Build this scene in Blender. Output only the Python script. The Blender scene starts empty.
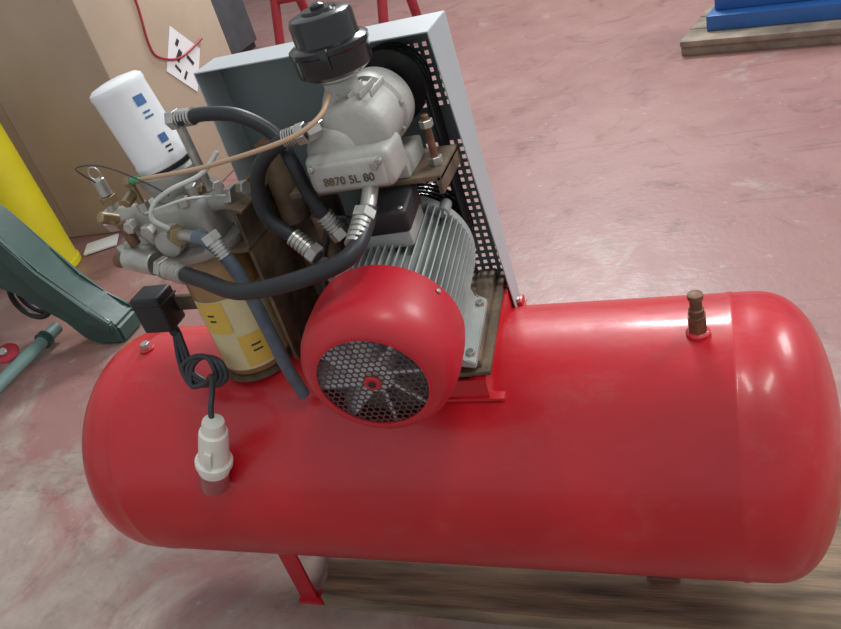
import bpy, math, bmesh, random
from mathutils import Matrix, Vector
random.seed(4)
scene=bpy.context.scene
COL=scene.collection
# ---------------------------------------------------------------- materials
def mat(name,col,rough=.5,metal=0.,var=0.,scale=8.,col2=None,bump=0.,bscale=60.,coat=0.,detail=4,thr=None,spec=None,crough=.12,stretch=None):
    m=bpy.data.materials.new(name);m.use_nodes=True
    nt=m.node_tree;b=nt.nodes['Principled BSDF']
    b.inputs['Base Color'].default_value=(*col,1);b.inputs['Roughness'].default_value=rough;b.inputs['Metallic'].default_value=metal
    if coat: b.inputs['Coat Weight'].default_value=coat;b.inputs['Coat Roughness'].default_value=crough
    if spec is not None: b.inputs['Specular IOR Level'].default_value=spec
    tc=nt.nodes.new('ShaderNodeTexCoord');vec=tc.outputs['Object']
    if stretch:
        mp=nt.nodes.new('ShaderNodeMapping');mp.inputs['Scale'].default_value=stretch;nt.links.new(vec,mp.inputs['Vector']);vec=mp.outputs[0]
    if var or col2:
        n=nt.nodes.new('ShaderNodeTexNoise');n.inputs['Scale'].default_value=scale;n.inputs['Detail'].default_value=detail
        nt.links.new(vec,n.inputs['Vector'])
        r=nt.nodes.new('ShaderNodeValToRGB')
        a,c=(thr if thr else (.3,.7))
        r.color_ramp.elements[0].position=a;r.color_ramp.elements[1].position=c
        c2=col2 if col2 else tuple(x*(1-var) for x in col)
        r.color_ramp.elements[0].color=(*c2,1);r.color_ramp.elements[1].color=(*col,1)
        nt.links.new(n.outputs['Fac'],r.inputs['Fac']);nt.links.new(r.outputs['Color'],b.inputs['Base Color'])
    if bump:
        n2=nt.nodes.new('ShaderNodeTexNoise');n2.inputs['Scale'].default_value=bscale
        nt.links.new(vec,n2.inputs['Vector'])
        bp=nt.nodes.new('ShaderNodeBump');bp.inputs['Strength'].default_value=bump;bp.inputs['Distance'].default_value=.01
        nt.links.new(n2.outputs['Fac'],bp.inputs['Height']);nt.links.new(bp.outputs['Normal'],b.inputs['Normal'])
    return m
M={}
M['red']=mat('red_enamel',(.56,.008,.018),.36,var=.25,scale=4,bump=.05,bscale=16,coat=.28,detail=8,crough=.13)
nt=M['red'].node_tree;B=nt.nodes['Principled BSDF'];src=B.inputs['Base Color'].links[0].from_socket
tcx=nt.nodes.new('ShaderNodeTexCoord');mp=nt.nodes.new('ShaderNodeMapping');mp.inputs['Scale'].default_value=(1,2.2,1);nt.links.new(tcx.outputs['Object'],mp.inputs['Vector'])
nz=nt.nodes.new('ShaderNodeTexNoise');nz.inputs['Scale'].default_value=9;nz.inputs['Detail'].default_value=10;nz.inputs['Roughness'].default_value=.72;nt.links.new(mp.outputs[0],nz.inputs['Vector'])
rr=nt.nodes.new('ShaderNodeValToRGB');rr.color_ramp.elements[0].position=.54;rr.color_ramp.elements[1].position=.76;rr.color_ramp.elements[0].color=(0,0,0,1);rr.color_ramp.elements[1].color=(.22,.22,.22,1);nt.links.new(nz.outputs['Fac'],rr.inputs['Fac'])
mx=nt.nodes.new('ShaderNodeMixRGB');nt.links.new(rr.outputs['Color'],mx.inputs['Fac']);nt.links.new(src,mx.inputs['Color1']);mx.inputs['Color2'].default_value=(.45,.16,.14,1);nt.links.new(mx.outputs['Color'],B.inputs['Base Color'])
rg=nt.nodes.new('ShaderNodeMapRange');rg.inputs['From Min'].default_value=.35;rg.inputs['From Max'].default_value=.7;rg.inputs['To Min'].default_value=.30;rg.inputs['To Max'].default_value=.52;nt.links.new(nz.outputs['Fac'],rg.inputs['Value']);nt.links.new(rg.outputs[0],B.inputs['Roughness'])
M['redfan']=mat('red_fan_paint',(.54,.012,.026),.42,var=.15,scale=10,coat=.12,crough=.2)
M['alu']=mat('cast_aluminium',(.47,.46,.42),.55,.22,var=.28,scale=14,bump=.10,bscale=120)
M['motor']=mat('motor_grey_paint',(.38,.40,.38),.5,.15,var=.25,scale=16)
M['steel']=mat('zinc_steel',(.56,.55,.51),.36,.8,var=.3,scale=40)
M['brass']=mat('brass',(.42,.32,.18),.4,.8,var=.4,scale=50)
M['oldbrass']=mat('rusty_brass',(.22,.11,.06),.55,.4,var=.5,scale=60)
M['rubber']=mat('black_rubber',(.018,.020,.024),.45,var=.3,scale=30)
M['black']=mat('black_gloss_paint',(.008,.008,.009),.22,var=.2,scale=20,coat=.3)
M['blackm']=mat('black_plastic',(.013,.013,.015),.5,var=.2)
M['guard']=mat('grey_guard_paint',(.46,.49,.50),.5,var=.12,scale=4)
M['guardshade']=mat('grey_guard_paint_shaded',(.19,.235,.235),.5,var=.18,scale=4)  # same guard paint, darkened: interior shade is put into the colour
M['rust']=mat('rusty_steel_plate',(.22,.15,.09),.6,.3,col2=(.07,.05,.035),scale=22,bump=.2)
M['white']=mat('white_filter_paint',(.84,.85,.86),.35,var=.03,coat=.2)
M['blue_ink']=mat('blue_ink',(.07,.17,.38),.5,var=.1)
M['amber']=mat('amber_enamel',(.42,.24,.10),.4,.1,var=.4,scale=14,coat=.2)
M['cream']=mat('cream_label',(.72,.63,.36),.5,var=.12,scale=12)
M['yellowlab']=mat('yellow_label',(.72,.48,.08),.5,var=.1)
M['hosegrey']=mat('blue_grey_hose',(.10,.135,.17),.4,var=.3,scale=60)
M['tan_tube']=mat('tan_nylon_tube',(.55,.36,.22),.35,var=.15)
M['clear_tube']=mat('milky_nylon_tube',(.62,.64,.60),.3,var=.1)
M['ivory']=mat('ivory_plastic',(.78,.77,.68),.4,var=.08,scale=30)
M['pinkred']=mat('translucent_red_plastic',(.42,.10,.11),.3,var=.25,scale=40)
M['cable']=mat('cable_sheath',(.03,.033,.04),.45,var=.2)
M['fan']=mat('fan_alloy',(.80,.81,.83),.45,.0,var=.1)
M['grille']=mat('grille_wire',(.10,.055,.055),.45,.2,var=.3,scale=50)
M['card']=mat('cardboard',(.47,.36,.26),.85,var=.16,scale=2.5,bump=.1,bscale=25)
M['paper']=mat('paper_label',(.80,.80,.80),.7,var=.05)
M['ink']=mat('black_ink',(.03,.03,.03),.6,var=.1)
M['yellow']=mat('yellow_plastic',(.80,.70,.02),.45,var=.08)
M['green']=mat('green_machine_enamel',(.035,.085,.070),.45,var=.35,scale=6,coat=.12,bump=.1,bscale=20)
M['teal']=mat('teal_pipe_paint',(.20,.32,.29),.5,var=.25,scale=9)
M['blue']=mat('blue_machine_paint',(.03,.13,.40),.4,var=.2,scale=5)
M['wood']=mat('old_wood',(.30,.21,.13),.75,col2=(.075,.055,.036),scale=7,bump=.4,bscale=20,detail=8,stretch=(.6,5,3))
M['woodl']=mat('pale_wood',(.34,.27,.20),.8,col2=(.17,.13,.10),scale=9,bump=.3,bscale=30)
M['darkm']=mat('dark_machine_paint',(.09,.10,.11),.5,var=.3)
M['wall']=mat('wall_plaster',(.62,.60,.56),.9,var=.1,scale=2)
M['redstand']=mat('red_stand_paint',(.42,.03,.045),.5,var=.25)
M['greenband']=mat('green_fitting',(.05,.30,.14),.4,var=.1)
# ---------------------------------------------------------------- helpers
def link(o,parent=None):
    COL.objects.link(o)
    if parent: o.parent=parent
    return o
def finish(bm,name,m,parent=None,smooth=True,ang=35):
    me=bpy.data.meshes.new(name);bmesh.ops.recalc_face_normals(bm,faces=bm.faces[:])
    if smooth:
        for f in bm.faces:f.smooth=True
        for e in bm.edges:
            if len(e.link_faces)==2 and e.calc_face_angle(0)>math.radians(ang): e.smooth=False
    bm.to_mesh(me);bm.free()
    me.materials.append(M[m] if isinstance(m,str) else m)
    return link(bpy.data.objects.new(name,me),parent)
def empty(name,loc=(0,0,0),parent=None):
    o=bpy.data.objects.new(name,None);COL.objects.link(o)
    if parent:o.parent=parent
    return o
def frame(d,up=(0,0,1)):
    z=Vector(d).normalized();u=Vector(up)
    if abs(z.dot(u))>.98:u=Vector((1,0,0))
    x=u.cross(z).normalized();y=z.cross(x)
    return Matrix((x,y,z)).transposed()
def box(name,c,s,m,parent=None,bev=.003,rot=None,seg=2):
    bm=bmesh.new();bmesh.ops.create_cube(bm,size=1)
    bmesh.ops.scale(bm,vec=s,verts=bm.verts)
    if bev: bmesh.ops.bevel(bm,geom=bm.edges[:],offset=bev,segments=seg,affect='EDGES',profile=.5)
    if rot: bmesh.ops.rotate(bm,matrix=rot if isinstance(rot,Matrix) else Matrix.Rotation(rot,3,'Z'),verts=bm.verts)
    bmesh.ops.translate(bm,vec=c,verts=bm.verts)
    return finish(bm,name,m,parent)
def lathe(name,prof,p0,d,m,parent=None,seg=40,cap=True,ang=35):
    F=frame(d);bm=bmesh.new();rings=[];p0=Vector(p0)
    for r,h in prof:
        ring=[bm.verts.new(p0+F@Vector((max(r,1e-4)*math.cos(a),max(r,1e-4)*math.sin(a),h))) for a in [2*math.pi*i/seg for i in range(seg)]]
        rings.append(ring)
    for a,b in zip(rings,rings[1:]):
        for i in range(seg):
            bm.faces.new((a[i],a[(i+1)%seg],b[(i+1)%seg],b[i]))
    if cap:
        bm.faces.new(rings[0][::-1]);bm.faces.new(rings[-1])
    return finish(bm,name,m,parent,ang=ang)
def cyl(name,a,b,r,m,parent=None,r2=None,seg=28,bev=.0015):
    a=Vector(a);b=Vector(b);L=(b-a).length;r2=r if r2 is None else r2
    bev=min(bev,L*.3,r*.4)
    return lathe(name,[(r-bev,0),(r,bev),(r2,L-bev),(r2-bev,L)],a,b-a,m,parent,seg)
def hexnut(name,a,b,r,m,parent=None):
    return cyl(name,a,b,r,m,parent,seg=6,bev=.001)
def tube(name,pts,r,m,parent=None,seg=12,smooth=True):
    P=[Vector(p) for p in pts];Q=[]
    if smooth and len(P)>2:
        n=10
        for i in range(len(P)-1):
            p0=P[max(i-1,0)];p1=P[i];p2=P[i+1];p3=P[min(i+2,len(P)-1)]
            for k in range(n):
                t=k/n
                Q.append(.5*((2*p1)+(p2-p0)*t+(2*p0-5*p1+4*p2-p3)*t*t+(3*p1-p0-3*p2+p3)*t**3))
        Q.append(P[-1])
    else: Q=P
    bm=bmesh.new();rings=[]
    T=(Q[1]-Q[0]).normalized();F=frame(T);X=F.col[0].copy()
    for i,q in enumerate(Q):
        T=(Q[min(i+1,len(Q)-1)]-Q[max(i-1,0)]).normalized()
        X=(X-T*X.dot(T)).normalized();Y=T.cross(X)
        rings.append([bm.verts.new(q+r*(math.cos(a)*X+math.sin(a)*Y)) for a in [2*math.pi*k/seg for k in range(seg)]])
    for a,b in zip(rings,rings[1:]):
        for i in range(seg): bm.faces.new((a[i],a[(i+1)%seg],b[(i+1)%seg],b[i]))
    bm.faces.new(rings[0][::-1]);bm.faces.new(rings[-1])
    return finish(bm,name,m,parent,ang=60)
def prism(name,poly,axis,a0,a1,m,parent=None,bev=0.):
    bm=bmesh.new()
    def P(p,a):
        return {'Y':(p[0],a,p[1]),'X':(a,p[0],p[1]),'Z':(p[0],p[1],a)}[axis]
    A=[bm.verts.new(P(p,a0)) for p in poly];B=[bm.verts.new(P(p,a1)) for p in poly];n=len(poly)
    for i in range(n): bm.faces.new((A[i],A[(i+1)%n],B[(i+1)%n],B[i]))
    bm.faces.new(A[::-1]);bm.faces.new(B)
    if bev: bmesh.ops.bevel(bm,geom=bm.edges[:],offset=bev,segments=2,affect='EDGES')
    return finish(bm,name,m,parent)
def crimp(name,p,d,parent,L=.05,r=.0155):
    p=Vector(p);d=Vector(d).normalized();pr=[(r*.8,0)]
    n=5
    for i in range(n):
        h=L*(i+.1)/n; pr+=[(r,h),(r,h+L*.55/n),(r*.86,h+L*.65/n),(r*.86,h+L*.9/n)]
    pr+=[(r*.7,L)]
    lathe(name+'_ferrule',pr,p,d,'steel',parent,seg=20)
    hexnut(name+'_nut',p+d*L,p+d*(L+.016),r*1.15,'steel',parent)
def patch(name,c,r,a0,a1,z0,z1,m,parent,tilt=0):
    bm=bmesh.new();n=12;A=[];B=[]
    for i in range(n+1):
        a=math.radians(a0+(a1-a0)*i/n)
        for L,z in((A,z0),(B,z1)):
            L.append(bm.verts.new((c[0]+r*math.cos(a)+tilt*z,c[1]+r*math.sin(a),c[2]+z)))
    for i in range(n): bm.faces.new((A[i],A[i+1],B[i+1],B[i]))
    return finish(bm,name,m,parent)
# ================================================================ COMPRESSOR
AC=empty('air_compressor')
TR=.25;TZ=.40
XL,XR,HL,HR=-.535,.692,.137,.134
def headp(h,n=22,e=2.7):
    return [((TR)*(max(0,1-(s)**e))**(1/2.15),h*s) for s in [math.sin(math.pi/2*i/n) for i in range(n+1)]]
left=[(r,XL-h) for r,h in headp(HL,e=2.45)][::-1]
right=[(r,XR+h) for r,h in headp(HR)]
mid=[(TR,XL+.02),(TR+.0015,XL+.024),(TR+.0015,XL+.030),(TR,XL+.034),(TR,-.2),(TR,.2),(TR,XR-.034),(TR+.0015,XR-.030),(TR+.0015,XR-.024),(TR,XR-.02)]
lathe('receiver_tank',[(r,x) for r,x in left+mid+right],(0,0,TZ),(1,0,0),'red',AC,seg=144)
for i,(x,zb,yo) in enumerate(((-.285,0.,.132),(.50,.042,.03))):
    zt=TZ-math.sqrt(TR*TR-yo*yo)+.01
    for j,s in enumerate((-1,1)):
        box('tank_foot_%d_%d_leg'%(i,j),(x,s*yo,(zb+zt)/2),(.045,.008,zt-zb),'red',AC,bev=.002)
        box('tank_foot_%d_%d_pad'%(i,j),(x+.008,s*(yo-.004),zb+.004),(.065,.04,.008),'red',AC,bev=.002)
        if i==0: prism('tank_foot_%d_%d_gusset'%(i,j),[(s*yo,zb+.008),(s*(yo-.035),zb+.008),(s*(yo-.035),zt-.01),(s*yo,zt)],'X',x-.022,x-.016,'red',AC)
lathe('tank_port_collar',[(.019,-.004),(.019,.004),(.016,.007),(.014,.008)],(.614,-.03,TZ+.2475),(0,0,1),'red',AC)
hexnut('drain_nipple_hex',(.614,-.03,.652),(.614,-.03,.685),.0155,'oldbrass',AC)
lathe('drain_nipple',[(.012,0),(.012,.012),(.0095,.014),(.0095,.03),(.012,.032),(.012,.040),(.006,.042)],(.614,-.03,.684),(0,0,1),'oldbrass',AC,seg=20)
lathe('tank_port_collar_small',[(.016,-.003),(.016,.004),(.012,.006)],(-.492,0,TZ+.2495),(0,0,1),'red',AC)
hexnut('tank_plug',(-.492,0,.655),(-.492,0,.667),.011,'steel',AC)
# --- saddle (wedge rails so the motor plate sits slightly nose-down)
for nm,x in(('right',.268),('left',.062)):
    prism('saddle_rail_'+nm,[(-.135,.59),(.138,.59),(.138,.671),(-.135,.654)],'X',x-.014,x+.014,'red',AC,bev=.002)
prism('saddle_flange_right',[(.18,-.142),(.308,-.142),(.308,-.134),(.300,.15),(.18,.15)],'Z',.612,.617,'red',AC)
prism('saddle_front_web',[(.17,.60),(.284,.60),(.284,.653),(.17,.653)],'Y',-.138,-.132,'red',AC)
# --- electric motor group (own frame: shaft along local Y)
MX,MZ=0.,.806
EM=empty('electric_motor',parent=AC)
box('motor_base_plate',(.0,.165,.664),(.25,.28,.010),'rust',EM,bev=.002)
box('motor_slide_rail_right',(.094,.165,.677),(.034,.26,.016),'rust',EM,bev=.003)
box('motor_slide_rail_left',(-.094,.165,.677),(.034,.26,.016),'rust',EM,bev=.003)
lathe('motor_frame',[(.08,-.02),(.092,-.015),(.092,.200),(.086,.21)],(MX,0,MZ),(0,1,0),'motor',EM,seg=64)
bm=bmesh.new()
for k in range(60):
    a=2*math.pi*k/60
    if abs(((a+math.pi/2+math.pi)%(2*math.pi))-math.pi)<.35: continue
    u=Vector((math.cos(a),0,math.sin(a)));w=Vector((-math.sin(a),0,math.cos(a)))*.0013
    v=[]
    for y in(-.015,.195):
        for rr_ in(.090,.109):
            for s in(-1,1): v.append(bm.verts.new(Vector((MX,y,MZ))+u*rr_+w*s*(1.3 if rr_<.1 else .8)))
    for f in((0,1,3,2),(4,6,7,5),(0,4,5,1),(2,3,7,6),(0,2,6,4),(1,5,7,3)): bm.faces.new([v[i] for i in f])
finish(bm,'motor_cooling_fins','motor',EM,smooth=False)
lathe('motor_end_shield',[(.10,.190),(.106,.194),(.106,.212),(.10,.218),(.075,.232),(.05,.235)],(MX,0,MZ),(0,1,0),'motor',EM,seg=64)
for k in range(4):
    a=math.pi/4+k*math.pi/2
    cyl('motor_tie_lug_%d'%k,(MX+.106*math.cos(a),.186,MZ+.106*math.sin(a)),(MX+.106*math.cos(a),.218,MZ+.106*math.sin(a)),.010,'motor',EM)
    hexnut('motor_tie_bolt_%d'%k,(MX+.106*math.cos(a),.178,MZ+.106*math.sin(a)),(MX+.106*math.cos(a),.186,MZ+.106*math.sin(a)),.007,'steel',EM)
for s in(-1,1):
    prism('motor_foot_%s'%('l' if s<0 else 'r'),[(MX+s*.05,.70),(MX+s*.108,.685),(MX+s*.108,.698),(MX+s*.09,.705),(MX+s*.08,.745)],'Y',.015,.185,'motor',EM,bev=.002)
    for y in(.035,.165):
        hexnut('motor_foot_bolt_%d_%d'%(s,int(y*1000)),(MX+s*.099,y,.699),(MX+s*.099,y,.708),.008,'steel',EM)
lathe('fan_cowl',[(.110,.0),(.117,-.003),(.120,-.03),(.120,-.070),(.118,-.091),(.112,-.110),(.102,-.124),(.090,-.131),(.084,-.132),(.084,-.126),(.094,-.121),(.104,-.108),(.111,-.090),(.113,-.072),(.113,-.01)],(MX,0,MZ),(0,1,0),'redfan',EM,seg=80,cap=False,ang=50)
bm=bmesh.new();h=.0102
for i in range(-12,13):
    for j in range(-13,14):
        x=(i+.5*(j%2))*h;z=j*h*.866
        if x*x+z*z>(.085)**2: continue
        O=[];I=[]
        for k in range(6):
            a=math.pi/6+k*math.pi/3
            O.append(bm.verts.new((MX+x+h*.578*math.cos(a),-.1305,MZ+z+h*.578*math.sin(a))))
            I.append(bm.verts.new((MX+x+h*.46*math.cos(a),-.1305,MZ+z+h*.46*math.sin(a))))
        for k in range(6): bm.faces.new((O[k],O[(k+1)%6],I[(k+1)%6],I[k]))
g=finish(bm,'fan_grille','grille',EM,smooth=False)
sm=g.modifiers.new('solid','SOLIDIFY');sm.thickness=.0012
lathe('fan_grille_rim',[(.0825,-.1325),(.0865,-.1325),(.0865,-.1275),(.0825,-.1275),(.0825,-.1325)],(MX,0,MZ),(0,1,0),'redfan',EM,seg=48,cap=False)
cyl('fan_grille_hub',(MX,-.133,MZ),(MX,-.127,MZ),.013,'redfan',EM)
cyl('fan_grille_hub_cap',(MX,-.135,MZ),(MX,-.1325,MZ),.006,'blackm',EM)
cyl('fan_hub',(MX,-.120,MZ),(MX,-.06,MZ),.028,'fan',EM)
for k in range(8):
    a=2*math.pi*k/8
    Rm=Matrix.Rotation(-a,3,'Y')@Matrix.Rotation(1.0,3,'X')
    c=Vector((MX,-.106,MZ))+Matrix.Rotation(-a,3,'Y')@Vector((.060,0,0))
    box('fan_blade_%d'%k,c,(.074,.004,.042),'fan',EM,bev=.001,rot=Rm)
cyl('fan_back_plate',(MX,-.082,MZ),(MX,-.077,MZ),.106,'motor',EM)
for a in(35,160,270):
    a2=math.radians(a);u=Vector((math.cos(a2),0,math.sin(a2)))
    cyl('cowl_screw_%d'%a,Vector((MX,-.02,MZ))+u*.119,Vector((MX,-.02,MZ))+u*.123,.004,'steel',EM)
box('terminal_box_base',(.014,.105,.918),(.085,.088,.03),'motor',EM,bev=.006)
box('terminal_box_lid',(.014,.105,.950),(.090,.094,.040),'blackm',EM,bev=.008,seg=3)
for sx in(-1,1):
    for sy in(-1,1): cyl('terminal_lid_screw_%d%d'%(sx,sy),(.014+sx*.036,.105+sy*.038,.969),(.014+sx*.036,.105+sy*.038,.972),.004,'steel',EM)
cyl('terminal_gland',(-.030,.105,.935),(-.056,.105,.935),.010,'blackm',EM)
EM.location=(.166,-.116,-.004);EM.rotation_euler=(math.radians(4.0),0,math.radians(4.0))
tube('motor_supply_cable',[(.106,-.070,.938),(.07,-.06,.93),(.02,-.04,.86),(-.02,-.03,.76),(-.1,-.03,.68)],.006,'cable',AC)
# pulleys + belts
PX,PZ=.172,1.086
BX=.158;BZ=.812
def pulley(name,cx,cz,y0,y1,r):
    n=3;L=(y1-y0);pr=[(r*.3,0),(r,0)]
    for i in range(n):
        a=L*(i+.12)/n;b=L*(i+.88)/n;mm=L*(i+.5)/n
        pr+=[(r,a),(r-.010,mm-.002),(r-.010,mm+.002),(r,b)]
    pr+=[(r,L),(r*.3,L)]
    lathe(name,pr,(cx,y0,cz),(0,1,0),'black',AC,seg=56,ang=25)
pulley('motor_pulley',BX,BZ,.082,.122,.085)
pulley('airend_pulley',PX,PZ,.082,.122,.062)
cyl('motor_shaft',(BX,.05,BZ),(BX,.124,BZ),.016,'steel',AC)
for i,y in enumerate((.089,.102,.115)):
    r1,r2=.081,.058;d=PZ-BZ;al=math.asin((r1-r2)/d);pts=[]
    for k in range(25):
        a=(-math.pi-al)+(math.pi+2*al)*k/24
        pts.append((BX+r1*math.cos(a),y,BZ+r1*math.sin(a)))
    for k in range(25):
        a=al+(math.pi-2*al)*k/24
        pts.append((PX+r2*math.cos(a),y,PZ+r2*math.sin(a)))
    pts.append(pts[0])
    tube('drive_belt_%d'%i,pts,.005,'rubber',AC,seg=8,smooth=False)
# --- belt guard
GX0,GX1,GZ0,GZ1,GY0,GY1=-.162,.270,.60,1.170,.045,.152
XB=.288
bm=bmesh.new()
def gx(x,z):
    t=(x-GX0)/(GX1-GX0); return x+t*(XB-GX1)*(GZ1-z)/(GZ1-GZ0)
p=.0145
def quad(a,b,c,d,y=GY1):
    bm.faces.new([bm.verts.new((gx(q[0],q[1]),y,q[1])) for q in(a,b,c,d)])
zr0,zr1=.67,1.142
nr=int((zr1-zr0)/p);nc=8;x1=GX1-.010;x0=x1-nc*p
quad((GX0,GZ0),(x0,GZ0),(x0,GZ1),(GX0,GZ1))
quad((x1,GZ0),(GX1,GZ0),(GX1,GZ1),(x1,GZ1))
quad((x0,GZ0),(x1,GZ0),(x1,zr0),(x0,zr0))
quad((x0,zr0+nr*p),(x1,zr0+nr*p),(x1,GZ1),(x0,GZ1))
for i in range(nc):
    for j in range(nr):
        a=x0+i*p;b=zr0+j*p;hh=p*.25
        if .955<b<1.01: quad((a,b),(a+p,b),(a+p,b+p),(a,b+p));continue
        quad((a,b),(a+p,b),(a+p,b+hh),(a,b+hh));quad((a,b+p-hh),(a+p,b+p-hh),(a+p,b+p),(a,b+p))
        quad((a,b+hh),(a+hh,b+hh),(a+hh,b+p-hh),(a,b+p-hh));quad((a+p-hh,b+hh),(a+p,b+hh),(a+p,b+p-hh),(a+p-hh,b+p-hh))
bmesh.ops.remove_doubles(bm,verts=bm.verts,dist=.0001)
g=finish(bm,'guard_perforated_panel','guardshade',AC,smooth=False)
sm=g.modifiers.new('solid','SOLIDIFY');sm.thickness=.0015
def gplate(name,a,b,c,d,m='guard',th=.002):
    bm=bmesh.new();bm.faces.new([bm.verts.new(v) for v in(a,b,c,d)])
    g=finish(bm,name,m,AC,smooth=False);s=g.modifiers.new('solid','SOLIDIFY');s.thickness=th;s.offset=0
gplate('guard_top_flange',(GX0,GY0+.03,GZ1),(GX1,GY0,GZ1),(GX1,GY1,GZ1),(GX0,GY1,GZ1))
gplate('guard_right_flange',(GX1,GY0,GZ1),(XB,GY1-.045,GZ0+.02),(XB,GY1,GZ0),(GX1,GY1,GZ1))
gplate('guard_left_flange',(GX0,GY0+.03,GZ1),(GX0,GY0+.03,.70),(GX0,GY1,.70),(GX0,GY1,GZ1),'guard')
box('guard_foot_tab',(.285,.135,.615),(.026,.03,.026),'red',AC,bev=.003)
hexnut('guard_foot_bolt',(.290,.122,.628),(.290,.122,.637),.006,'steel',AC)
# --- support shelf
box('pump_shelf',(.135,.010,.978),(.262,.115,.010),'rust',AC,bev=.002)
box('pump_shelf_edge',(.262,.010,.966),(.008,.115,.03),'rust',AC,bev=.002)
box('pump_post_left',(.010,.06,.825),(.012,.07,.31),'rust',AC,bev=.002)
box('pump_post_rear',(.10,.070,.825),(.05,.008,.31),'rust',AC,bev=.002)
cyl('tension_stud',(.250,-.005,.96),(.250,-.005,1.065),.006,'oldbrass',AC)
hexnut('tension_stud_nut',(.250,-.005,.983),(.250,-.005,.997),.011,'steel',AC)
hexnut('tension_stud_nut_top',(.250,-.005,1.045),(.250,-.005,1.057),.011,'steel',AC)
# --- airend
lathe('airend_body',[(.035,-.104),(.043,-.101),(.050,-.095),(.053,-.086),(.053,-.02),(.058,-.015),(.058,.025),(.052,.031),(.042,.050),(.03,.075)],(PX,0,PZ-.003),(0,1,0),'alu',AC,seg=48)
lathe('airend_female_rotor_housing',[(.026,-.112),(.036,-.109),(.043,-.101),(.046,-.09),(.046,.0),(.05,.004),(.05,.03),(.03,.036)],(.135,0,1.060),(0,1,0),'alu',AC,seg=40)
box('airend_discharge_block',(.160,-.090,1.039),(.136,.075,.062),'alu',AC,bev=.014,seg=4)
box('airend_discharge_cover',(.160,-.124,1.037),(.116,.016,.046),'alu',AC,bev=.007,seg=3)
box('airend_base',(.163,-.0,1.000),(.11,.09,.034),'alu',AC,bev=.004)
for k in range(8):
    a=2*math.pi*k/8+.2
    hexnut('airend_flange_bolt_%d'%k,(PX+.053*math.cos(a),-.022,PZ-.003+.053*math.sin(a)),(PX+.053*math.cos(a),-.012,PZ-.003+.053*math.sin(a)),.0055,'steel',AC)
for sx in(-1,1):
    cyl('airend_cover_bolt_%d'%sx,(.160+sx*.054,-.136,1.054),(.160+sx*.054,-.128,1.054),.005,'steel',AC)
for k in range(4):
    box('airend_rib_%d'%k,(PX-.01+k*.017,-.06,PZ+.050),(.003,.06,.010),'alu',AC,bev=.001)
tc=bpy.data.curves.new('casting_text','FONT');tc.body='8870 5L 80';tc.size=.018;tc.extrude=.0012;tc.align_x='CENTER'
to=bpy.data.objects.new('tmp',tc);COL.objects.link(to)
bpy.context.view_layer.update()
me=bpy.data.meshes.new_from_object(to.evaluated_get(bpy.context.evaluated_depsgraph_get()))
COL.objects.unlink(to)
me.transform(Matrix.Translation((.160,-.1325,1.026))@Matrix.Rotation(math.pi/2,4,'X'))
me.materials.clear();me.materials.append(M['rust'])
link(bpy.data.objects.new('airend_cast_lettering',me),AC)
lathe('intake_valve_body',[(.044,-.02),(.042,0),(.040,.015),(.034,.03),(.025,.045),(.025,.060),(.032,.062),(.032,.070)],(.158,-.055,1.10),(0,0,1),'alu',AC)
lathe('intake_clamp',[(.028,0),(.031,.003),(.031,.010),(.028,.012)],(.158,-.055,1.156),(0,0,1),'steel',AC)
AF=(.159,-.055,1.163)
lathe('air_filter_canister',[(r*.87,h*.9) for r,h in [(.03,0),(.050,.002),(.063,.010),(.064,.014),(.064,.040),(.067,.043),(.067,.050),(.062,.053),(.055,.055),(.053,.060),(.053,.088),(.050,.094),(.042,.097),(.03,.098),(.028,.102),(.012,.102)]],AF,(-.01,.0,1),'black',AC,seg=64)
lathe('air_filter_wing_nut',[(.008,0),(.010,.002),(.010,.006),(.005,.009)],(.158,-.055,1.253),(0,0,1),'black',AC)
box('air_filter_clip',(.172,-.110,1.198),(.012,.01,.030),'black',AC,bev=.002)
hexnut('oil_port_nut',(.112,-.122,1.105),(.126,-.104,1.105),.013,'steel',AC)
cyl('oil_port_elbow',(.112,-.12,1.105),(.130,-.07,1.100),.009,'steel',AC)
hexnut('airend_plug',(.205,-.136,1.048),(.205,-.124,1.048),.007,'steel',AC)
# --- separator column
SX,SY=-.195,-.04
lathe('oil_separator_tank',[(.05,0),(.062,.006),(.066,.02),(.066,.245),(.062,.255),(.05,.262)],(SX,SY,.648),(0,0,1),'amber',AC,seg=56)
patch('separator_cream_label',(SX,SY,.648),.0668,-125,15,.02,.175,'cream',AC)
patch('separator_yellow_label_upper',(SX,SY,.648),.0674,-118,-72,.105,.172,'yellowlab',AC)
patch('separator_yellow_label_lower',(SX,SY,.648),.0674,-72,-18,.026,.094,'yellowlab',AC)
for k in range(2):
    patch('separator_label_print_%d'%k,(SX,SY,.648),.0678,-56,-40,.055+k*.012,.059+k*.012,'ink',AC)
    patch('separator_label_print_b%d'%k,(SX,SY,.648),.0679,-104,-92,.132+k*.012,.136+k*.012,'ink',AC)
lathe('separator_foot_ring',[(.055,0),(.07,.002),(.07,.010),(.055,.012)],(SX,SY,.640),(0,0,1),'rust',AC)
lathe('separator_lid',[(.05,0),(.075,.003),(.078,.008),(.078,.018),(.07,.022),(.03,.024)],(SX,SY,.905),(0,0,1),'alu',AC,seg=48)
for k in range(6):
    a=2*math.pi*k/6+.3;x=SX+.066*math.cos(a);y=SY+.066*math.sin(a)
    hexnut('separator_lid_bolt_%d'%k,(x,y,.924),(x,y,.936),.008,'steel',AC)
box('manifold_block',(-.205,-.045,.965),(.135,.095,.085),'alu',AC,bev=.012,seg=3)
lathe('manifold_filter_head',[(.03,0),(.04,.01),(.048,.03),(.052,.04),(.052,.056),(.045,.06)],(-.203,-.042,1.002),(0,0,1),'alu',AC)
cyl('manifold_front_port',(-.205,-.07,.955),(-.205,-.125,.955),.024,'alu',AC)
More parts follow.
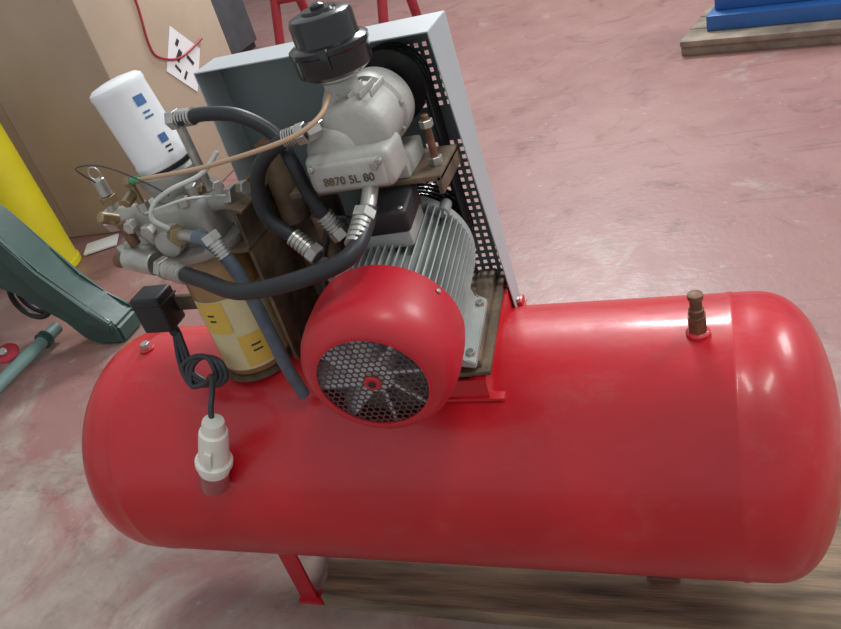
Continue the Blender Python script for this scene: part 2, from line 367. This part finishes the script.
cyl('manifold_left_port',(-.25,-.05,.985),(-.335,-.06,.985),.020,'alu',AC)
hexnut('manifold_left_nut',(-.335,-.06,.985),(-.355,-.062,.985),.022,'steel',AC)
cyl('manifold_right_port',(-.15,-.05,.99),(-.10,-.055,.995),.018,'alu',AC)
hexnut('manifold_right_nut',(-.10,-.055,.995),(-.085,-.056,.996),.021,'steel',AC)
hexnut('manifold_bolt_a',(-.165,-.09,1.005),(-.165,-.09,1.022),.011,'steel',AC)
hexnut('manifold_bolt_b',(-.245,-.09,1.005),(-.245,-.09,1.022),.011,'steel',AC)
cyl('safety_valve_stem',(-.335,-.06,.985),(-.335,-.06,1.02),.011,'steel',AC)
hexnut('safety_valve_hex',(-.335,-.06,1.015),(-.335,-.06,1.03),.015,'brass',AC)
cyl('safety_valve_cap',(-.335,-.06,1.03),(-.337,-.06,1.062),.011,'steel',AC)
tube('safety_valve_ring',[(-.337+.012*math.cos(a),-.06,1.072+.012*math.sin(a)) for a in [i*.7 for i in range(10)]],.0015,'steel',AC)
cyl('safety_valve_side_knob',(-.30,-.10,1.0),(-.31,-.125,1.02),.010,'brass',AC)
cyl('pressure_switch_small',(-.28,-.11,.955),(-.285,-.11,1.0),.010,'oldbrass',AC)
hexnut('elbow_nut_big',(-.300,-.085,.940),(-.280,-.112,.940),.030,'steel',AC)
cyl('elbow_body_big',(-.27,-.07,.94),(-.31,-.12,.935),.024,'alu',AC)
cyl('elbow_arm_big',(-.300,-.118,.935),(-.235,-.135,.928),.021,'steel',AC)
cyl('elbow_plug_side',(-.30,-.118,.935),(-.335,-.105,.925),.014,'oldbrass',AC)
hexnut('grey_hose_port_nut',(-.185,-.115,.970),(-.165,-.135,.972),.017,'brass',AC)
cyl('grey_hose_port_elbow',(-.175,-.125,.972),(-.12,-.15,.976),.010,'steel',AC)
FB=Vector((-.203,-.042,1.060));FD=Vector((-.17,0,1)).normalized()
lathe('oil_filter_gasket',[(.043,0),(.044,.003),(.044,.008),(.040,.010)],FB-FD*.004,FD,'blackm',AC)
lathe('oil_filter_canister',[(.043,.004),(.0455,.006),(.0465,.012),(.0465,.018),(.0450,.022),(.0450,.136),(.0465,.142),(.0450,.148),(.038,.153),(.018,.156)],FB,FD,'white',AC,seg=56)
for (a0,a1,z0,z1,mm) in((-34,-12,.112,.128,'blue_ink'),(-32,-16,.099,.102,'blue_ink'),(-34,-14,.091,.094,'blue_ink'),(-32,-14,.048,.062,'blue_ink'),(-30,-16,.039,.042,'ink'),(-30,-18,.031,.034,'ink')):
    patch('oil_filter_print_%d'%int(z0*1000),tuple(FB),.0465,a0,a1,z0,z1,mm,AC,tilt=-.17)
box('separator_bracket_plate',(-.095,.015,.83),(.008,.17,.34),'rust',AC,bev=.002)
box('separator_bracket_top',(-.125,.0,.905),(.07,.16,.008),'rust',AC,bev=.002)
prism('bracket_gusset',[(-.09,.66),(.0,.66),(-.02,.80),(-.09,.98)],'Y',.07,.078,'rust',AC)
box('separator_bracket_strap',(-.08,-.03,.985),(.03,.12,.006),'rust',AC,bev=.001,rot=Matrix.Rotation(.35,3,'Y'))
cyl('minimum_pressure_valve',(-.045,.03,.90),(-.045,.03,1.03),.026,'rust',AC)
hexnut('minimum_pressure_valve_cap',(-.045,.03,1.03),(-.045,.03,1.05),.024,'oldbrass',AC)
cyl('oil_return_line_body',(.035,-.02,.72),(.035,-.02,.93),.020,'rust',AC)
# black control box
box('pressure_switch_box',(-.332,-.082,.803),(.064,.055,.076),'blackm',AC,bev=.006,seg=3)
box('pressure_switch_lid_line',(-.332,-.082,.822),(.067,.058,.004),'blackm',AC,bev=.001)
box('pressure_switch_bracket',(-.275,-.06,.80),(.06,.012,.03),'rust',AC,bev=.002)
cyl('pressure_switch_gland',(-.320,-.085,.770),(-.314,-.088,.748),.010,'blackm',AC)
# hoses
H1=[(-.225,-.138,.926),(-.186,-.158,.924),(-.11,-.195,.923),(-.018,-.24,.924),(.0955,-.262,.948),(.174,-.24,.964),(.187,-.185,.980),(.186,-.150,.995)]
tube('discharge_hose',H1,.0130,'rubber',AC,seg=20)
crimp('discharge_hose_start',Vector(H1[1])+Vector((.03,-.015,-.001)),Vector((-.9,.42,.02)),AC,L=.055,r=.0170)
crimp('discharge_hose_end',(.180,-.218,.970),Vector((.03,.35,.15)),AC,L=.045,r=.0155)
cyl('discharge_hose_elbow',(.187,-.158,.994),(.184,-.118,1.012),.012,'steel',AC)
HA=[(-.14,-.06,1.142),(-.11,-.08,1.144),(-.064,-.08,1.146),(-.008,-.08,1.134),(.038,-.08,1.098),(.062,-.10,1.06),(.070,-.10,1.005),(.085,-.10,.96),(.100,-.10,.930)]
tube('oil_feed_hose',HA,.0112,'rubber',AC,seg=18)
crimp('oil_feed_hose_end',(.082,-.10,.965),Vector((.018,0,-.036)),AC,L=.030,r=.0145)
crimp('oil_feed_hose_start',(-.085,-.08,1.146),Vector((-1,.1,-.02)),AC,L=.030,r=.0140)
cyl('oil_feed_riser',(-.135,-.055,1.146),(-.135,-.05,1.01),.008,'steel',AC)
HB=[(.118,-.115,1.106),(.086,-.12,1.104),(.038,-.12,1.082),(.006,-.12,1.045),(-.004,-.12,.984),(.032,-.12,.94),(.066,-.135,.910)]
tube('oil_return_hose',HB,.0115,'rubber',AC,seg=18)
crimp('oil_return_hose_end',(.028,-.12,.944),Vector((.038,-.012,-.034)),AC,L=.036,r=.0150)
crimp('oil_return_hose_start',(.076,-.12,1.102),Vector((.035,.004,.004)),AC,L=.020,r=.0138)
cyl('oil_return_elbow',(.07,-.137,.902),(.075,-.12,.86),.012,'steel',AC)
G=[(-.125,-.148,.976),(-.098,-.156,.968),(-.077,-.16,.940),(-.065,-.16,.886),(-.063,-.155,.798),(-.062,-.15,.703),(-.06,-.14,.635)]
tube('grey_drain_hose',G,.0118,'hosegrey',AC,seg=16)
crimp('grey_drain_hose_start',(-.077,-.16,.942),Vector((-.012,.004,.028)),AC,L=.028,r=.0140)
T=[(-.225,-.10,1.066),(-.16,-.13,1.078),(-.06,-.15,1.089),(.062,-.17,1.110),(.125,-.165,1.122),(.155,-.14,1.135),(.158,-.10,1.150)]
tube('tan_control_tube',T,.0036,'tan_tube',AC,seg=10)
cyl('tan_tube_fitting',(-.24,-.094,1.063),(-.215,-.103,1.067),.0065,'greenband',AC)
hexnut('tan_tube_nut',(-.255,-.09,1.060),(-.238,-.095,1.063),.009,'brass',AC)
cyl('tan_tube_post',(-.248,-.09,1.06),(-.245,-.09,1.00),.006,'brass',AC)
tube('milky_control_tube',[(-.185,-.125,.985),(-.200,-.135,1.01),(-.185,-.13,1.035),(-.15,-.12,1.05),(-.10,-.10,1.06),(-.07,-.08,1.085)],.0040,'clear_tube',AC,seg=10)
tube('thin_sensor_wire',[(-.335,-.07,1.06),(-.33,-.10,1.10),(-.26,-.12,1.105),(-.19,-.13,1.075),(-.16,-.12,1.04)],.0013,'cable',AC,seg=6)
tube('thin_sensor_wire_b',[(-.23,-.11,1.01),(-.17,-.14,1.03),(-.12,-.13,1.035),(-.09,-.08,1.01)],.0022,'clear_tube',AC,seg=6)
for i,(a,b,r,mm) in enumerate([((-.13,-.095,1.02),(-.13,-.10,1.045),.010,'steel'),((-.10,-.08,1.035),(-.08,-.10,1.035),.010,'steel'),((-.115,-.09,1.03),(-.14,-.09,1.03),.008,'brass'),((-.225,-.12,.985),(-.225,-.135,.985),.013,'steel'),((-.27,-.10,.99),(-.27,-.12,.99),.011,'steel'),((-.155,-.09,.955),(-.155,-.115,.955),.012,'steel'),((-.07,-.06,1.01),(-.055,-.065,1.012),.013,'steel'),((-.25,-.095,1.04),(-.25,-.12,1.035),.009,'brass')]):
    hexnut('manifold_fitting_%d'%i,a,b,r,mm,AC)
# electric cables + plug
for k,o in enumerate((0,.012,.022)):
    tube('supply_cable_loop_%d'%k,[(-.316+o*.4,-.088,.752),(-.322+o,-.105,.70),(-.308+o,-.125,.668+o*.5),(-.262+o,-.137,.660),(-.228+o,-.140,.680),(-.238+o,-.125,.715-o*.4),(-.280+o,-.115,.710),(-.310+o,-.12,.690),(-.290,-.14,.662),(-.25,-.145,.672)],.0052,'cable',AC,seg=10)
tube('plug_lead',[(-.25,-.145,.672),(-.225,-.155,.695),(-.205,-.175,.705),(-.194,-.205,.695),(-.192,-.226,.680),(-.196,-.235,.655)],.0052,'cable',AC,seg=12)
P0=Vector((-.186,-.238,.668));P1=Vector((-.262,-.249,.486));PD=(P1-P0).normalized()
lathe('plug_gland',[(.009,.004),(.019,.006),(.0205,.012),(.0205,.028),(.022,.030)],P0,PD,'ivory',AC)
lathe('plug_body',[(.019,.028),(.0255,.032),(.0265,.040),(.0275,.095),(.028,.100),(.034,.103),(.034,.113),(.030,.116),(.0285,.130)],P0,PD,'ivory',AC,seg=36)
lathe('plug_skirt',[(.0275,.126),(.0275,.170),(.0255,.174),(.0235,.170),(.0235,.14)],P0,PD,'pinkred',AC,seg=36)
for k in range(5):
    a=2*math.pi*k/5;F=frame(PD);q=P0+PD*.135+F@Vector((.013*math.cos(a),.013*math.sin(a),0))
    cyl('plug_pin_%d'%k,q,q+PD*.035,.003,'brass',AC,seg=10)
box('plug_latch',P0+PD*.075+Vector((.004,-.029,.0)),(.014,.008,.035),'ivory',AC,bev=.002,rot=Matrix.Rotation(.4,3,'Y'))
# ================================================================ FLOOR ETC
fm=bpy.data.materials.new('painted_concrete_floor');fm.use_nodes=True;nt=fm.node_tree;B=nt.nodes['Principled BSDF']
tcn=nt.nodes.new('ShaderNodeTexCoord')
def noise(s,d=5,r=.6,dist=0,vec=None):
    n=nt.nodes.new('ShaderNodeTexNoise');n.inputs['Scale'].default_value=s;n.inputs['Detail'].default_value=d;n.inputs['Roughness'].default_value=r;n.inputs['Distortion'].default_value=dist
    nt.links.new(vec if vec else tcn.outputs['Object'],n.inputs['Vector']);return n
def ramp(src,a,b,c0,c1):
    r=nt.nodes.new('ShaderNodeValToRGB');r.color_ramp.elements[0].position=a;r.color_ramp.elements[1].position=b
    r.color_ramp.elements[0].color=c0;r.color_ramp.elements[1].color=c1;nt.links.new(src,r.inputs['Fac']);return r
def mix(f,a,b,bt='MIX'):
    m=nt.nodes.new('ShaderNodeMixRGB');m.blend_type=bt
    if isinstance(f,float): m.inputs['Fac'].default_value=f
    else: nt.links.new(f,m.inputs['Fac'])
    nt.links.new(a,m.inputs['Color1']);nt.links.new(b,m.inputs['Color2']);return m.outputs['Color']
base=ramp(noise(1.1,6,.65,.6).outputs['Fac'],.35,.65,(.27,.130,.120,1),(.33,.180,.162,1)).outputs['Color']
wornc=ramp(noise(5,8,.75).outputs['Fac'],.3,.7,(.27,.20,.17,1),(.43,.355,.305,1)).outputs['Color']
sep=nt.nodes.new('ShaderNodeSeparateXYZ');nt.links.new(tcn.outputs['Object'],sep.inputs[0])
mr=nt.nodes.new('ShaderNodeMapRange');mr.inputs['From Min'].default_value=-1.2;mr.inputs['From Max'].default_value=-3.2;mr.inputs['To Min'].default_value=-.12;mr.inputs['To Max'].default_value=.11
nt.links.new(sep.outputs['Y'],mr.inputs['Value'])
ad=nt.nodes.new('ShaderNodeMath');ad.operation='ADD';nt.links.new(noise(1.9,8,.7,.8).outputs['Fac'],ad.inputs[0]);nt.links.new(mr.outputs[0],ad.inputs[1])
wm=ramp(ad.outputs[0],.49,.62,(0,0,0,1),(1,1,1,1)).outputs['Color']
c=mix(wm,base,wornc)
spots=ramp(noise(26,3,.5).outputs['Fac'],.69,.74,(0,0,0,1),(.4,.4,.4,1)).outputs['Color']
lt=nt.nodes.new('ShaderNodeRGB');lt.outputs[0].default_value=(.46,.38,.35,1)
c=mix(spots,c,lt.outputs[0])
dk=ramp(noise(3.3,8,.75,1.2).outputs['Fac'],.28,.46,(.52,.49,.48,1),(1,1,1,1)).outputs['Color']
c=mix(1.0,c,dk,'MULTIPLY')
mpn=nt.nodes.new('ShaderNodeMapping');mpn.inputs['Rotation'].default_value=(0,0,.6);mpn.inputs['Scale'].default_value=(.6,9,1);nt.links.new(tcn.outputs['Object'],mpn.inputs['Vector'])
stk=ramp(noise(2.2,6,.6,.2,mpn.outputs[0]).outputs['Fac'],.60,.72,(1,1,1,1),(.74,.72,.70,1)).outputs['Color']
c=mix(1.0,c,stk,'MULTIPLY')
nt.links.new(c,B.inputs['Base Color'])
nt.links.new(ramp(noise(6).outputs['Fac'],.3,.7,(.34,.34,.34,1),(.52,.52,.52,1)).outputs['Color'],B.inputs['Roughness'])
bp=nt.nodes.new('ShaderNodeBump');bp.inputs['Strength'].default_value=.12;bp.inputs['Distance'].default_value=.01
nt.links.new(noise(40).outputs['Fac'],bp.inputs['Height']);nt.links.new(bp.outputs['Normal'],B.inputs['Normal'])
M['floor']=fm
fl=box('floor',(0,0,0),(16,16,.1),'floor',None,bev=0);fl.location=(0,3,-.05)
box('wall_back',(0,11.05,2.5),(16,.1,5),'wall',None,bev=0)
box('wall_left',(-8.05,3,2.5),(.1,16,5),'wall',None,bev=0)
prism('wooden_plank',[(-.238,-.152),(.2,-.158),(.7,-.154),(1.25,-.160),(1.25,.30),(-.215,.30),(-.215,.09),(-.29,.06),(-.240,-.09)],'Z',0,.040,'wood',None,bev=.003)
# carton
CB=empty('cardboard_box')
box('carton_body',(-2.62,2.47,.65),(1.44,1.06,1.3),'card',CB,bev=.012)
box('carton_tape',(-2.62,1.938,.65),(.07,.002,1.28),mat('packing_tape',(.40,.28,.18),.3,var=.1),CB,bev=0)
R45=Matrix.Rotation(math.pi/4,3,'X')
box('carton_hazard_label',(-1.897,2.53,.66),(.003,.25,.25),'paper',CB,bev=0,rot=R45)
for i,(y,z,s1,s2) in enumerate([(2.50,.69,.07,.03),(2.58,.64,.02,.06),(2.49,.59,.05,.015),(2.53,.75,.04,.02),(2.45,.64,.015,.05)]):
    box('carton_label_print_%d'%i,(-1.8945,y,z),(.002,s1,s2),'ink',CB,bev=0,rot=Matrix.Rotation(.5,3,'X'))
tube('carton_red_cord',[(-1.890,2.36,1.2),(-1.890,2.34,.99),(-1.890,2.30,.82),(-1.890,2.33,.74),(-1.890,2.50,.68),(-1.890,2.75,.70)],.006,'redstand',CB)
box('paper_scrap',(-2.30,1.80,.012),(.17,.13,.012),'paper',None,bev=.002,rot=.5)
# yellow post
YB=empty('yellow_bollard')
lathe('bollard_shell',[(.12,0),(.150,.012),(.154,.05),(.150,.3),(.142,.72),(.128,.84),(.09,.91),(.02,.94)],(-2.49,1.60,.0),(0,0,1),'yellow',YB,seg=48)
lathe('bollard_base_ring',[(.14,0),(.162,.004),(.162,.03),(.152,.036)],(-2.49,1.60,.0),(0,0,1),'yellow',YB)
# green machine leg
GM=empty('green_machine_stand')
poly=[(-2.45,1.02),(-2.2,.96),(-1.98,.78),(-1.84,.60),(-1.76,.42),(-1.69,.27),(-1.61,.175),(-1.54,.105),(-1.51,.085),(-1.51,.0),(-1.65,.0),(-1.68,.05),(-1.75,.12),(-1.82,.22),(-1.90,.30),(-2.02,.36),(-2.3,.38),(-2.3,0),(-2.45,0)]
poly=[(x-.045,z*.95) for x,z in poly]
prism('stand_leg_casting',poly,'Y',.93,1.07,'green',GM,bev=.012)
prism('stand_leg_rib',[(x-.045,z*.95) for x,z in [(-2.02,.80),(-1.97,.77),(-1.82,.58),(-1.73,.38),(-1.59,.19),(-1.52,.11),(-1.53,.07),(-1.64,.13),(-1.77,.28)]],'Y',.91,.935,'green',GM,bev=.006)
box('stand_bed',(-2.65,.95,1.02),(.9,.9,.14),'green',GM,bev=.02)
cyl('stand_tie_bar',(-1.92,.20,.055),(-1.93,1.0,.055),.026,'teal',GM)
cyl('stand_tie_bar_collar',(-1.93,.90,.055),(-1.93,.93,.055),.036,'green',GM)
box('stand_near_foot',(-1.93,.16,.05),(.3,.10,.10),'green',GM,bev=.02)
tube('stand_hose_coil',[(-2.0+.08*math.cos(a),.99+.006*a,.19+.09*math.sin(a)) for a in [i*.5 for i in range(40)]],.012,'rubber',GM)
RV=empty('red_hand_valve')
lathe('valve_wheel',[(.03,0),(.045,.004),(.05,.012),(.045,.02),(.03,.024)],(-2.015,.80,.07),(.2,-.3,1),'redstand',RV)
cyl('valve_stem',(-2.015,.80,.0),(-2.015,.80,.075),.016,'steel',RV)
cyl('valve_hub',(-2.01,.79,.09),(-2.005,.78,.105),.016,'steel',RV)
# blue machine on board
ang=-.27
Rz=Matrix.Rotation(ang,3,'Z');ex=Rz@Vector((1,0,0));ey=Rz@Vector((0,1,0));o=Vector((.53,3.25,0))
BP=empty('wooden_board')
for i in range(3):
    box('board_plank_%d'%i,o+ex*.9+ey*(.09+i*.20)+Vector((0,0,.065)),(1.8,.19,.03),'woodl',BP,bev=.004,rot=ang)
box('board_runner_front',o+ex*.9+ey*.05+Vector((0,0,.025)),(1.8,.08,.05),'woodl',BP,bev=.004,rot=ang)
box('board_runner_back',o+ex*.9+ey*.5+Vector((0,0,.025)),(1.8,.08,.05),'woodl',BP,bev=.004,rot=ang)
BM=empty('blue_machine_base')
box('machine_plinth',o+ex*.98+ey*.30+Vector((0,0,.12)),(1.75,.36,.08),'blue',BM,bev=.008,rot=ang)
box('machine_plinth_step',o+ex*.98+ey*.34+Vector((0,0,.24)),(1.70,.28,.16),'blue',BM,bev=.008,rot=ang)
box('machine_body',o+ex*1.0+ey*.36+Vector((0,0,.48)),(1.65,.26,.32),'blue',BM,bev=.02,rot=ang)
# red stand in the background
RS=empty('red_support_stand')
for i,(x,y) in enumerate(((-2.20,4.5),(-1.30,4.35))):
    cyl('stand_leg_%da'%i,(x-.16,y-.18,0),(x,y,1.0),.035,'redstand',RS)
    cyl('stand_leg_%db'%i,(x,y+.30,0),(x,y,1.0),.035,'redstand',RS)
    box('stand_foot_%d'%i,(x-.16,y-.18,.015),(.16,.16,.03),'redstand',RS,bev=.004)
cyl('stand_beam',(-2.4,4.53,1.0),(-1.1,4.32,1.0),.05,'redstand',RS)
cyl('stand_lower_beam',(-2.26,4.42,.52),(-1.36,4.27,.52),.03,'redstand',RS)
DC=empty('tool_cabinet')
box('cabinet_body',(-3.6,5.2,.55),(.9,.6,1.0),'darkm',DC,bev=.015)
for i in range(4): 
    box('cabinet_drawer_%d'%i,(-3.6,4.89,.18+i*.24),(.82,.02,.20),'darkm',DC,bev=.005)
    cyl('cabinet_handle_%d'%i,(-3.8,4.865,.22+i*.24),(-3.4,4.865,.22+i*.24),.01,'steel',DC)
box('cabinet_plinth',(-3.6,5.2,.025),(.85,.55,.05),'blackm',DC,bev=.003)
# ================================================================ LIGHT
w=bpy.data.worlds.new('workshop_world');scene.world=w;w.use_nodes=True
w.node_tree.nodes['Background'].inputs['Color'].default_value=(.90,.95,1,1);w.node_tree.nodes['Background'].inputs['Strength'].default_value=.62
def area(name,loc,target,sx,sy,e,col=(1,1,1)):
    l=bpy.data.lights.new(name,'AREA');l.shape='RECTANGLE';l.size=sx;l.size_y=sy;l.energy=e;l.color=col
    ob=bpy.data.objects.new(name,l);COL.objects.link(ob);ob.location=loc
    d=Vector(target)-Vector(loc);ob.rotation_euler=d.to_track_quat('-Z','Y').to_euler();return ob
area('skylight_rear',(-.5,6.2,5.0),(0.3,0,.5),1.6,1.0,330,(.97,.99,1))
area('skylight_right',(4.2,3.0,4.4),(0,0,.5),1.6,1.6,170,(.97,.99,1))
area('ceiling_lamp_front',(1.6,-.6,4.5),(0.2,.2,.5),1.2,.35,35,(1,.97,.92))
# ================================================================ CAMERA
C=Vector((0.65,-1.09,1.45))
R=Matrix(((0.932,0.2584,-0.253),(-0.0573,-0.5853,-0.8085),(-0.357,0.7684,-0.531)))
cd=bpy.data.cameras.new('camera');cam=bpy.data.objects.new('camera',cd);COL.objects.link(cam)
cd.sensor_width=36;cd.lens=785/841*36;cd.clip_start=.02
m=Matrix((R[0],-R[1],-R[2])).transposed().to_4x4();m.translation=C
cam.matrix_world=m;scene.camera=cam
scene.view_settings.view_transform='Standard'
